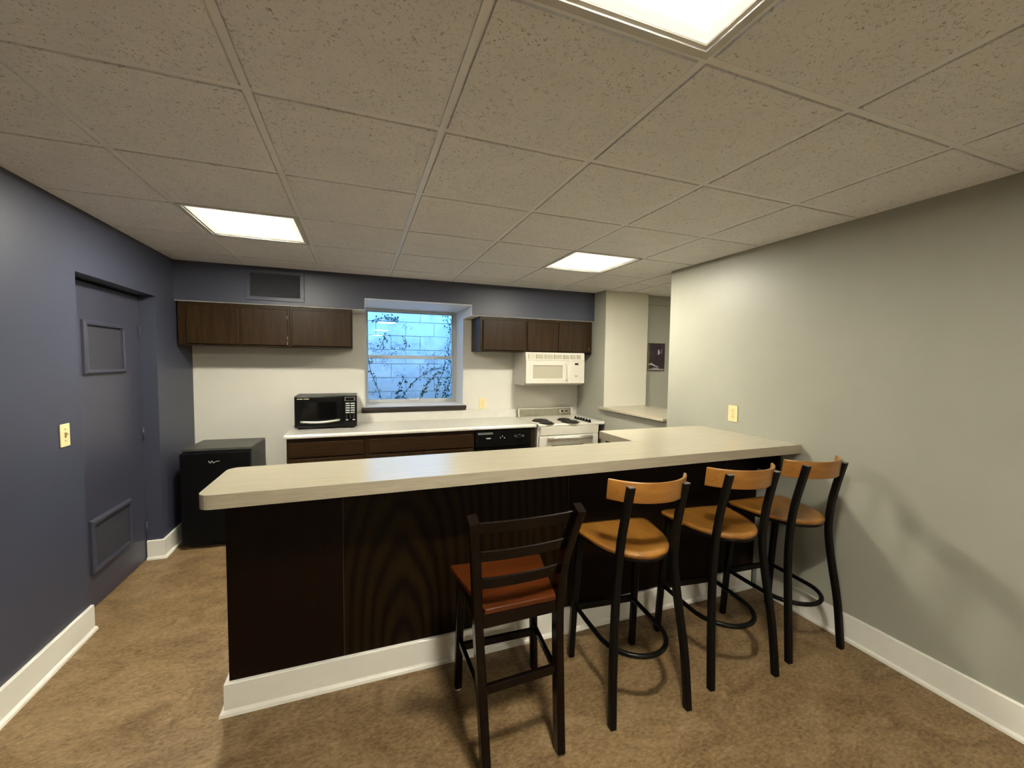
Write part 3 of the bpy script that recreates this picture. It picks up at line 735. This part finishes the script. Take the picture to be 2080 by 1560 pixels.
bg_ = MB().prism([(YB - .070, .9185), (YB - .03, .9185), (YB - .03, 1.022), (YB - .052, 1.022)], 'x', x0 + .006, x1).build('backguard', 'appliance_white', rg, .004)
MB().prism([(YB - .0722, .925), (YB - .0702, .925), (YB - .0545, 1.012), (YB - .0565, 1.012)], 'x', x0 + .022, x1 - .03).build('silver_panel', 'brushed', bg_)
MB().prism([(YB - .0716, .955), (YB - .069, .955), (YB - .0588, 1.003), (YB - .0612, 1.003)], 'x', 2.075, 2.215).build('clock_panel', 'chrome', bg_)
for xx, r_ in ((2.118, .011), (2.165, .007), (2.190, .007)): MB().lathe([(r_, -.014), (r_, 0)], (xx, YB - .066, .978), 'y', 12).build('clock_knob', 'black_plastic', bg_)
for a, b in ((1.63, 1.655), (1.665, 1.685), (1.73, 1.79)): B(a, b, YB - .0735, YB - .070, .944, .950).build('maker_mark', 'shadow_slot', bg_)
def burner(cx, cy, R_):
    b_ = MB().lathe([(R_ + .014, .9186), (R_ + .014, .922), (R_ + .004, .9225), (R_ - .01, .9195)], (cx, cy, 0), 'z', 28).build('drip_pan', 'coil', rg)
    pth = []
    for k in range(0, 130):
        a = k * 2 * math.pi / 28; pth.append((cx + (.018 + (R_ - .022) * k / 129) * math.cos(a), cy + (.018 + (R_ - .022) * k / 129) * math.sin(a), .9295))
    MB().sweep(pth, circ(.0062, 6), (0, 0, 1)).build('coil', 'coil', b_)
burner(1.655, 2.735, .090); burner(1.645, 2.555, .072); burner(1.955, 2.735, .072); burner(1.940, 2.562, .090)
for k in range(6):
    yy = 2.80 - k * .060; xx = 2.142 + k * .002
    kb = MB().lathe([(.021, .9185), (.021, .923), (.016, .924), (.014, .943), (.0, .944)], (xx, yy, 0), 'z', 14).build('knob', 'black_plastic', rg)
    B(xx - .003, xx + .003, yy - .015, yy + .015, .9445, .950).build('knob_grip', 'black_plastic', kb)
fc = thing('corner_filler', 'narrow white counter strip with dark panel between stove and grey wall', 'counter', (2.32, 2.8, 0))
MB().prism([(2.484, .897), (2.488, .889), (2.497, .8865), (YB - .002, .8865), (YB - .002, .922), (2.498, .922), (2.489, .918), (2.484, .910)], 'x', 2.2765, 2.3425).build('slab', 'counter_white', fc)
B(2.280, 2.3225, 2.535, YB - .003, .001, .886).build('filler_panel', 'walnut', fc, .002)

# ---------------------------------------------------------------- bar
BT0, BT1 = 1.0245, 1.080
bt = thing('bar_countertop', 'long cream laminate bar top with corner return to the grey wall', 'countertop', (.6, .5, BT0))
def rounded(x0, x1, y0, y1, r):
    pts = []
    for cx, cy, a0 in ((x0 + r, y0 + r, 180), ):
        pts += [(cx + r * math.cos(math.radians(a0 + k * 15)), cy + r * math.sin(math.radians(a0 + k * 15))) for k in range(7)]
    pts += [(x1, y0), (x1, y1)]
    cx, cy = x0 + r, y1 - r
    pts += [(cx + r * math.cos(math.radians(90 + k * 15)), cy + r * math.sin(math.radians(90 + k * 15))) for k in range(7)]
    return pts
YB0, YB1 = .272, .706
xs_ = 1.392
MB().prism(rounded(-.8565, xs_ - .0008, YB0 + .0015, YB1 - .0015, .047), 'z', BT0 + .001, BT1).build('bar_slab', 'laminate_top', bt)
def edge(pts, name):
    n = len(pts); m_ = MB(); vs_ = []; cen = []
    for i, (x, y) in enumerate(pts):
        a = Vector((*pts[max(i - 1, 0)], 0)); b = Vector((*pts[min(i + 1, n - 1)], 0)); t = (b - a).normalized(); nn = Vector((t.y, -t.x, 0))
        p = Vector((x, y, 0))
        for d, z in ((.0002, BT0), (.0018, BT0), (.0018, BT1 - .0004), (.0002, BT1 - .0004)): vs_.append((p.x + nn.x * d, p.y + nn.y * d, z))
    fs = [(i * 4 + j, i * 4 + (j + 1) % 4, (i + 1) * 4 + (j + 1) % 4, (i + 1) * 4 + j) for i in range(n - 1) for j in range(4)]
    m_.add(vs_, fs).build(name, 'laminate_edge', bt)
out = rounded(-.8565, xs_ - .0008, YB0 + .0015, YB1 - .0015, .047)
left_edge = [(xs_ - .001, YB1 - .0015)] + out[9:16] + out[0:7]
edge(left_edge + [(-.43, YB0 + .0015)], 'edge_strip')
edge([(-.4295, YB0 + .0015), (RX - .0015, YB0 + .0015)], 'edge_strip')
MB().prism([(xs_, YB0 + .0015), (RX - .001, YB0 + .0015), (RX - .001, 1.112), (xs_ + .012, 1.112), (xs_, 1.100)], 'z', BT0 + .001, BT1).build('return_slab', 'laminate_top', bt)
edge([(RX - .0015, 1.112), (xs_ + .012, 1.112), (xs_, 1.100), (xs_, YB1)], 'edge_strip')
B(RX - .022, RX - .001, .40, .570, .86, BT0 - .0008).build('wall_cleat', 'bar_brown', bt, .002)

bb = thing('breakfast_bar', 'dark brown panelled bar front with white baseboard', 'bar', (.75, .64, 0))
PY = .572
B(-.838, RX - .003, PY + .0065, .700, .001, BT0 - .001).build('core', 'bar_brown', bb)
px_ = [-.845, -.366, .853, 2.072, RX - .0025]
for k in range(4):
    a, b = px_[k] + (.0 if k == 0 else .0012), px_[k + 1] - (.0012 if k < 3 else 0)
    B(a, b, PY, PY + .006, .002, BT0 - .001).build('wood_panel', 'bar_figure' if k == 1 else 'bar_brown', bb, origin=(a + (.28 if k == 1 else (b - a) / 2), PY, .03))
for xx in px_[1:4]: B(xx - .0009, xx + .0009, PY - .0002, PY + .0055, .145, BT0 - .0015).build('panel_seam', 'seam_brown', bb)
B(-.845, -.8384, PY + .0065, .704, .002, BT0 - .001).build('end_wood_panel', 'bar_brown', bb)
B(-.838, 1.395, .7005, .706, .001, BT0 - .0012).build('back_wood_panel', 'bar_brown', bb)
mb_, ms_ = baseboard('bar', [(RX - .036, PY), (-.845, PY), (-.845, .70)], '', h=.142, th=.018, shoe=(.017, .022))
mb_.build('baseboard', 'trim_white', bb); ms_.build('shoe_moulding', 'trim_white', bb)
pc = thing('return_cabinet', 'dark brown cabinet carrying the bar return by the grey wall', 'cabinet', (1.9, .9, 0))
MB().box(1.43, RX - .002, .708, 1.075, .09, BT0 - .001).box(1.48, RX - .004, .71, 1.07, .001, .09).build('body', 'walnut', pc, .002)
for a, b in ((.72, .885), (.90, 1.065)): B(1.412, 1.4295, a, b, .12, .98).build('cabinet_door', 'walnut', pc, .003)

# ---------------------------------------------------------------- metal bar stools with honey wood
def outline(ctrl):
    pts = [(-x, y) for x, y in ctrl[::-1] if x > 1e-6] + list(ctrl)
    P = [Vector((x, y, 0)) for x, y in pts]; n = len(P); out = []
    for i in range(n):
        a, b, c, d = P[i - 1], P[i], P[(i + 1) % n], P[(i + 2) % n]
        for k in range(4):
            t = k / 4
            out.append(.5 * ((2 * b) + (c - a) * t + (2 * a - 5 * b + 4 * c - d) * t * t + (3 * b - a - 3 * c + d) * t ** 3))
    return out
def seat_mesh(ctrl, ztop, th, dish, shift=(0, 0)):
    O = outline(ctrl); n = len(O); m_ = MB(); vs_ = []; fs = []
    cx = Vector((0, -.02, 0)); R_ = 9
    rings = [i / R_ for i in range(1, R_ + 1)]
    vs_.append((cx.x + shift[0], cx.y + shift[1], ztop - dish))
    for r in rings:
        for p in O:
            q = cx + (p - cx) * r
            zz = ztop - dish * (1 - min(1, r / .86) ** 2.4) * (1 if q.y < .1 else max(.35, 1 - (q.y - .1) * 6))
            if r == 1: zz -= .0035
            vs_.append((q.x + shift[0], q.y + shift[1], zz))
    for j in range(n): fs.append((0, 1 + j, 1 + (j + 1) % n))
    for i in range(len(rings) - 1):
        for j in range(n): fs.append((1 + i * n + j, 1 + (i + 1) * n + j, 1 + (i + 1) * n + (j + 1) % n, 1 + i * n + (j + 1) % n))
    base = len(vs_); last = 1 + (len(rings) - 1) * n
    for p in O: vs_.append((p.x * 1.004 + shift[0], p.y * 1.004 + shift[1], ztop - .008))
    for p in O: vs_.append((p.x + shift[0], p.y + shift[1], ztop - th))
    for j in range(n):
        k = (j + 1) % n
        fs.append((last + j, base + j, base + k, last + k)); fs.append((base + j, base + n + j, base + n + k, base + k))
    fs.append(tuple(base + n + j for j in range(n))[::-1])
    return m_.add(vs_, fs, True)
CTRL = [(0, .205), (.13, .204), (.195, .197), (.216, .172), (.208, .09), (.184, -.03), (.146, -.12), (.084, -.185), (0, -.212)]
def make_stool(loc, rz, label):
    G = 'metal bar stools with honey wood seats'
    t = thing('bar_stool', label, 'stool', (0, 0, 0), G)
    seat_mesh(CTRL, .745, .022, .014).build('seat', 'honey_seat', t)
    rim = [Vector((p.x * .93, p.y * .93 - .004, .7145)) for p in outline(CTRL)]
    MB().sweep(rim, rsq(.016, .016, .003), (0, 0, 1), closed=True).build('seat_frame', 'stool_metal', t)
    MB().box(-.175, .175, .12, .15, .700, .7060).box(-.125, .125, -.13, -.10, .700, .7060).build('seat_brace', 'stool_metal', t)
    tube = rsq(.033, .033, .006)
    for s in (-1, 1):
        rear = smooth_path([(s * .194, -.228, .004), (s * .184, -.205, .26), (s * .160, -.172, .52), (s * .145, -.163, .68), (s * .140, -.176, .82), (s * .137, -.204, .95), (s * .136, -.232, 1.062)], 5)
        lg = MB().sweep(rear, tube, (1, 0, 0), smooth=False).build('leg', 'stool_metal', t)
        MB().box(s * .194 - .0135, s * .194 + .0135, -.2415, -.2145, 0, .010).build('foot_cap', 'rubber', lg)
        MB().box(s * .136 - .0150, s * .136 + .0150, -.2475, -.2185, 1.0615, 1.0655).build('post_cap', 'brass_cap', lg)
        front = smooth_path([(s * .187, .228, .004), (s * .180, .205, .36), (s * .170, .172, .7055)], 5)
        lg = MB().sweep(front, tube, (1, 0, 0), smooth=False).build('leg', 'stool_metal', t)
        MB().box(s * .187 - .0135, s * .187 + .0135, .2145, .2415, 0, .010).build('foot_cap', 'rubber', lg)
    # curved backrest
    Rr, cy_, hw = .232, -.024, .198; am = math.asin(hw / Rr); N = 22; bm_ = MB(); vs_ = []; fs = []
    z0b, z1b = .988, 1.083
    sec = [(0, z0b + .003), (.004, z0b), (.010, z0b), (.014, z0b + .003), (.014, z1b - .004), (.010, z1b), (.004, z1b), (0, z1b - .004)]
    for k in range(N + 1):
        a = -am + 2 * am * k / N
        for d, z in sec:
            r = Rr + .007 - d; tilt = (z - z0b) * .12
            vs_.append((r * math.sin(a), cy_ - r * math.cos(a) - tilt + .006, z))
    q = len(sec)
    for k in range(N):
        for j in range(q): fs.append((k * q + j, k * q + (j + 1) % q, (k + 1) * q + (j + 1) % q, (k + 1) * q + j))
    fs += [tuple(range(q)), tuple(N * q + j for j in range(q))[::-1]]
    bm_.add(vs_, fs, True); bm_.sm[-1] = bm_.sm[-2] = False
    bm_.build('backrest', 'honey_band', t, .002)
    # foot ring and front rail
    zr = .282; ring = [(-.168, .212, zr), (-.168, .10, zr)]
    for k in range(17):
        a = math.pi + math.pi * k / 16; ring.append((.164 * math.cos(a), -.035 + .180 * math.sin(a), zr))
    ring += [(.168, .10, zr), (.168, .212, zr)]
    MB().sweep(ring, circ(.012, 10), (0, 0, 1)).build('foot_ring', 'stool_metal', t)
    B(-.172, .172, .203, .221, zr - .018, zr + .016).build('front_rail', 'stool_metal', t, .004)
    t.location = loc; t.rotation_euler = (0, 0, math.radians(rz))
    return t
st1 = make_stool((.945, .1275, 0), -4.6, 'metal bar stool with curved wood back, next to the dark ladder-back chair')
st2 = copy_tree(st1); st2.location = (1.530, .143, 0); st2.rotation_euler = (0, 0, math.radians(-6.0)); st2['label'] = 'middle one of the three metal bar stools with curved wood backs'
st3 = copy_tree(st1); st3.location = (2.060, .155, 0); st3.rotation_euler = (0, 0, math.radians(-3.0)); st3['label'] = 'metal bar stool with curved wood back nearest the sage grey wall'

# ---------------------------------------------------------------- dark ladder-back chair stool
ch = thing('ladder_back_stool', 'dark ladder-back wooden counter chair with reddish brown seat', 'chair', (.33, .12, 0))
sq = rsq(.034, .034, .004)
posts = []
for s, pts in ((-1, [(.150, -.118, .009), (.141, -.085, .30), (.128, -.062, .60), (.110, -.10, .80), (.070, -.200, 1.052)]),
               (1, [(.466, -.105, .009), (.470, -.075, .30), (.474, -.055, .60), (.478, -.09, .80), (.484, -.197, 1.046)])):
    pth = smooth_path(pts, 6); posts.append(pth)
    lg = MB().sweep(pth, rsq(.034, .050, .004), (1, 0, 0), smooth=False).build('leg', 'espresso', ch)
    MB().lathe([(.0165, 0), (.0165, .009)], (pts[0][0], pts[0][1], 0), 'z', 12).build('felt_pad', 'felt', lg)
for pts in ([(.151, .358, .009), (.150, .330, .30), (.148, .286, .618)], [(.549, .350, .009), (.528, .318, .30), (.500, .262, .618)]):
    pth = smooth_path(pts, 5)
    lg = MB().sweep(pth, sq, (1, 0, 0)).build('leg', 'espresso', ch)
    MB().lathe([(.0165, 0), (.0165, .009)], (pts[0][0], pts[0][1], 0), 'z', 12).build('felt_pad', 'felt', lg)
def at_z(path, z):
    for a, b in zip(path, path[1:]):
        if (a.z - z) * (b.z - z) <= 0: return a + (b - a) * ((z - a.z) / (b.z - a.z))
    return path[-1]
SEAT = [(.102, .300), (.525, .272), (.532, .262), (.452, -.076), (.448, -.080), (.155, -.083), (.150, -.078), (.095, .290)]
MB().prism(SEAT, 'z', .628, .650).build('seat', 'cherry_seat', ch, .005, 3)
def slat(z0, z1, bow, th=.016):
    m_ = MB(); vs_ = []; fs = []; N = 10
    for k in range(N + 1):
        u = k / N
        for z, d in ((z0, 0), (z0, th), (z1, th), (z1, 0)):
            a, b = at_z(posts[0], z), at_z(posts[1], z); p = a.lerp(b, .04 + .92 * u)
            sg = bow * (1 - (2 * u - 1) ** 2)
            vs_.append((p.x, p.y - .004 - sg + d, z))
    for k in range(N):
        for j in range(4): fs.append((k * 4 + j, k * 4 + (j + 1) % 4, (k + 1) * 4 + (j + 1) % 4, (k + 1) * 4 + j))
    fs += [(0, 1, 2, 3), tuple(N * 4 + j for j in (3, 2, 1, 0))]
    m_.add(vs_, fs).build('slat', 'espresso', ch, .003)
slat(.985, 1.032, .014); slat(.858, .903, .014); slat(.733, .778, .014)
p0, p1 = at_z(posts[0], .61), at_z(posts[1], .61)
MB().add([(p0.x + .012, p0.y - .016, .572), (p1.x - .012, p1.y - .016, .572), (p1.x - .012, p1.y + .006, .572), (p0.x + .012, p0.y + .006, .572),
          (p0.x + .012, p0.y - .016, .638), (p1.x - .012, p1.y - .016, .638), (p1.x - .012, p1.y + .006, .638), (p0.x + .012, p0.y + .006, .638)],
         [(3, 2, 1, 0), (4, 5, 6, 7), (0, 1, 5, 4), (1, 2, 6, 5), (2, 3, 7, 6), (3, 0, 4, 7)]).build('seat_rail', 'espresso', ch, .003)
def bar_between(a, b, w_, h_, name): MB().sweep([a, b], rsq(w_, h_, .003), (0, 0, 1), smooth=False).build(name, 'espresso', ch)
bar_between((.150, .275, .600), (.498, .252, .600), .056, .020, 'seat_rail')
bar_between((.147, .27, .600), (.135, -.05, .600), .056, .018, 'seat_rail')
bar_between((.498, .25, .600), (.470, -.04, .600), .056, .018, 'seat_rail')
bar_between((.160, .338, .222), (.526, .326, .222), .036, .020, 'stretcher')
bar_between((.151, .330, .262), (.143, -.075, .300), .030, .018, 'stretcher')
bar_between((.530, .318, .262), (.472, -.065, .300), .030, .018, 'stretcher')
bar_between((.150, -.086, .338), (.464, -.074, .338), .036, .020, 'stretcher')
